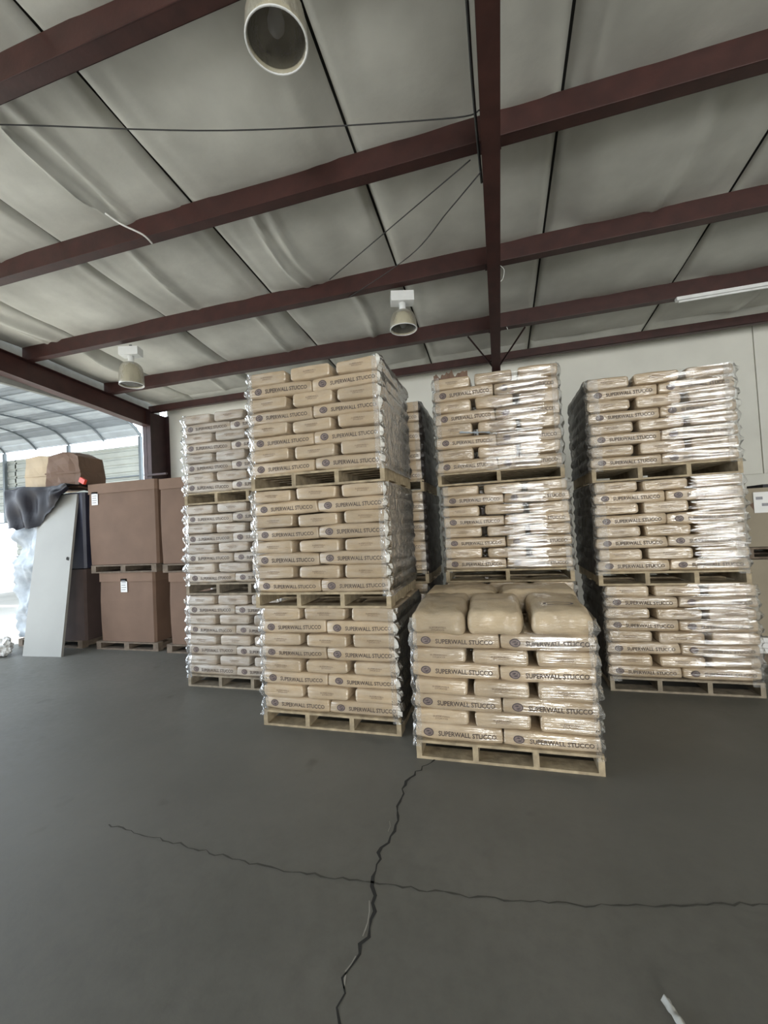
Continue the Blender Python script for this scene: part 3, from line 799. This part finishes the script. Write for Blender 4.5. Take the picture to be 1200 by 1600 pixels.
# scrap on floor near the camera
def scrap(u, v):
    x = (u-.5)*.028; y = (v-.5)*.085
    return (x, y, .004+.013*math.sin(PI*u)+.008*noise.noise(Vector((u*3, v*5, 1)))+.012*v)
sc = grid('paper_scrap', scrap, 8, 14, M_door); sc.location = (.466, 1.598, .004); sc.rotation_euler = (0, 0, .45)
tag(sc, 'small curled white scrap lying on the dark floor near the lower edge', 'scrap')

# ------------------------------------------------------------------ right rear boxes
bpallet(3.15, 5.30, 0, 'pallet at the right edge under the wrapped white slab', 1.2)
sl = empty('white_slab', (3.2, 5.28, .125)); tag(sl, 'white plastic-wrapped flat bundle at floor level on the right edge', 'bundle')
for k in range(3): MB().box(-.66, .6, 0, .9, k*.055, k*.055+.05).build('layer', M_paper, sl)
gaylord(2.50, 3.75, 5.32, 6.4, .295, 1.10, 'brown cardboard carton on the white slab at the right edge', None, 0, M_card_olive)
bpallet(3.1, 5.30, 1.11, 'pallet between the two right edge cartons', 1.2)
bx = gaylord(2.50, 3.75, 5.32, 6.4, 1.235, 1.86, 'brown open-topped carton at the right edge with a square white label', None, 0, M_card_olive)
p = MB().box(-.50, -.30, -.016, -.012, .36, .58).build('shipping_label', M_paper, bx)
MB().box(-.48, -.42, -.0175, -.016, .50, .53).box(-.43, -.34, -.0175, -.016, .43, .46).build('label_print', M_grey_print, p)
MB().box(-.55, -.42, 0, .006, 0, .11, Matrix.Translation((0, -.01, .62)) @ Matrix.Rotation(-.5, 4, 'Y')).build('flap', M_card, bx)
MB().box(-.40, .62, .0, .30, .625, .66).build('black_liner', M_black, bx)

# ------------------------------------------------------------------ lamps
def lamp(x, y, top, rim, label, yaw=.3, tint=None):
    e = empty('high_bay_lamp', (x, y, rim), yaw); tag(e, label, 'lamp', 'high bay lamps hanging from the purlins')
    h = top-rim
    MB().box(-.15, .15, -.085, .085, h-.15, h-.02).build('ballast_box', M_white, e)
    MB().tube([(0, 0, h-.02), (0, 0, h+.03)], .012, 8).box(-.02, .02, -.006, .006, h-.02, h+.035).build('hook', M_tube, e)
    m = MB().lathe([(.0, h-.15), (.045, h-.15), (.042, h-.20), (.05, h-.27), (.05, h-.28), (0, h-.28)], 20); m.build('neck', M_white, e, True)
    # ribbed acrylic dome: outer and inner skin joined at a rolled rim
    P = [(.05, h-.26), (.10, h-.27), (.138, h-.30), (.16, h-.345), (.172, h-.41), (.178, .03), (.176, .008), (.172, 0), (.166, .008), (.160, .03), (.160, h-.42), (.148, h-.36), (.125, h-.31), (.09, h-.285), (.04, h-.275)]
    m = MB().lathe(P, 72, rib=.012); m.build('dome', M_dome, e, True)
    m = MB().lathe([(.0, h-.29), (.03, h-.30), (.036, h-.34), (.05, h-.40), (.048, h-.44), (.03, h-.47), (0, h-.475)], 16)
    m.build('bulb', M_paper, e, True)
    m = MB().lathe([(.162, .022), (.12, .016), (.06, .012), (0, .011)], 40); m.build('lens', M_lens, e, True)
    m = MB().lathe([(.178, .004), (.181, .0), (.178, -.004), (.170, -.004), (.170, .004)], 40); m.build('rim_ring', M_white, e, True)
    return e
lamp(-1.08, 2.12, 3.355+1.67, 2.83+1.67, 'high bay lamp seen from underneath at the top of the picture')
lamp(-1.06, 5.32, 3.06+1.67, 2.56+1.67, 'white high bay lamp hanging above the tall front-left stack')
lamp(-5.53, 5.32, 3.06+1.67, 2.44+1.67, 'yellowed high bay lamp hanging near the left rafter')
sl = empty('strip_light', (2.58, 6.68, zp(6.79)-.05)); tag(sl, 'long white strip light under the rear purlin at right', 'lamp')
MB().box(0, 2.44, -.04, .04, 0, .045).build('housing', M_white, sl)
MB().tube([(.03, 0, -.012), (2.4, 0, -.012)], .013, 10).build('tube', M_white, sl)

# ------------------------------------------------------------------ cables
def cable(name, pts, r, mat, label, cat='cable'):
    P = [Vector(p) for p in pts]; out = []
    for i in range(len(P)-1):
        p0, p1, p2, p3 = P[max(0, i-1)], P[i], P[i+1], P[min(len(P)-1, i+2)]
        for k in range(8):
            t = k/8; out.append(.5*((2*p1)+(p2-p0)*t+(2*p0-5*p1+4*p2-p3)*t*t+(3*p1-p0-3*p2+p3)*t**3))
    out.append(P[-1])
    return tag(MB().tube(out, r, 6).build(name, mat, None, True), label, cat)
def R_(x, d, z): return (x*z, d*z, z+1.67)
cable('brace_cable', [R_(-1.40, .60, 3.42), R_(-1.091, .699, 3.40), R_(-.602, .877, 3.36), R_(-.079, 1.019, 3.30), R_(.014, 1.026, 3.28)], .006, M_cable, 'thin bracing cable crossing the ceiling to the centre rafter near the top')
cable('brace_cable', [R_(-.601, 1.546, 3.18), R_(-.018, 1.162, 3.14)], .006, M_cable, 'straight thin cable slanting from the centre rafter towards the left')
cable('power_cable', [R_(-.574, 1.697, 3.10), R_(-.263, 1.511, 3.02), R_(-.099, 1.333, 3.02), R_(.01, 1.211, 3.05)], .006, M_cable, 'slack curved cable hanging below the straight slanting cable')
cable('power_cable', [(.02, .6, zp(.6)-.06), (.0, 1.8, zp(1.8)-.04), (.0, 3.0, zp(3)-.06), (.03, 3.9, zp(3.9)-.1)], .012, M_cable, 'black cable running along the left of the centre rafter')
cable('wire_loop', [(.2, 5.22, zp(5.22)-.02), (.24, 5.2, zp(5.2)-.10), (.22, 5.2, zp(5.2)-.2), (.19, 5.2, zp(5.2)-.23)], .005, M_cable_w, 'white wire hanging right of the centre rafter', 'wire')
cable('wire_loop', [(.2, 6.72, zp(6.7)+.06), (.28, 6.7, zp(6.7)+.02), (.31, 6.7, zp(6.7)-.05)], .006, M_cable_w, 'short white wire loop on the rear purlin by the centre rafter', 'wire')
cable('wire_loop', [R_(-1.11, .99, 3.32), R_(-1.105, 1.04, 3.26), R_(-1.08, 1.10, 3.19), R_(-1.085, 1.145, 3.17)], .009, M_cable_w, 'white wire curling down to the purlin at left', 'wire')
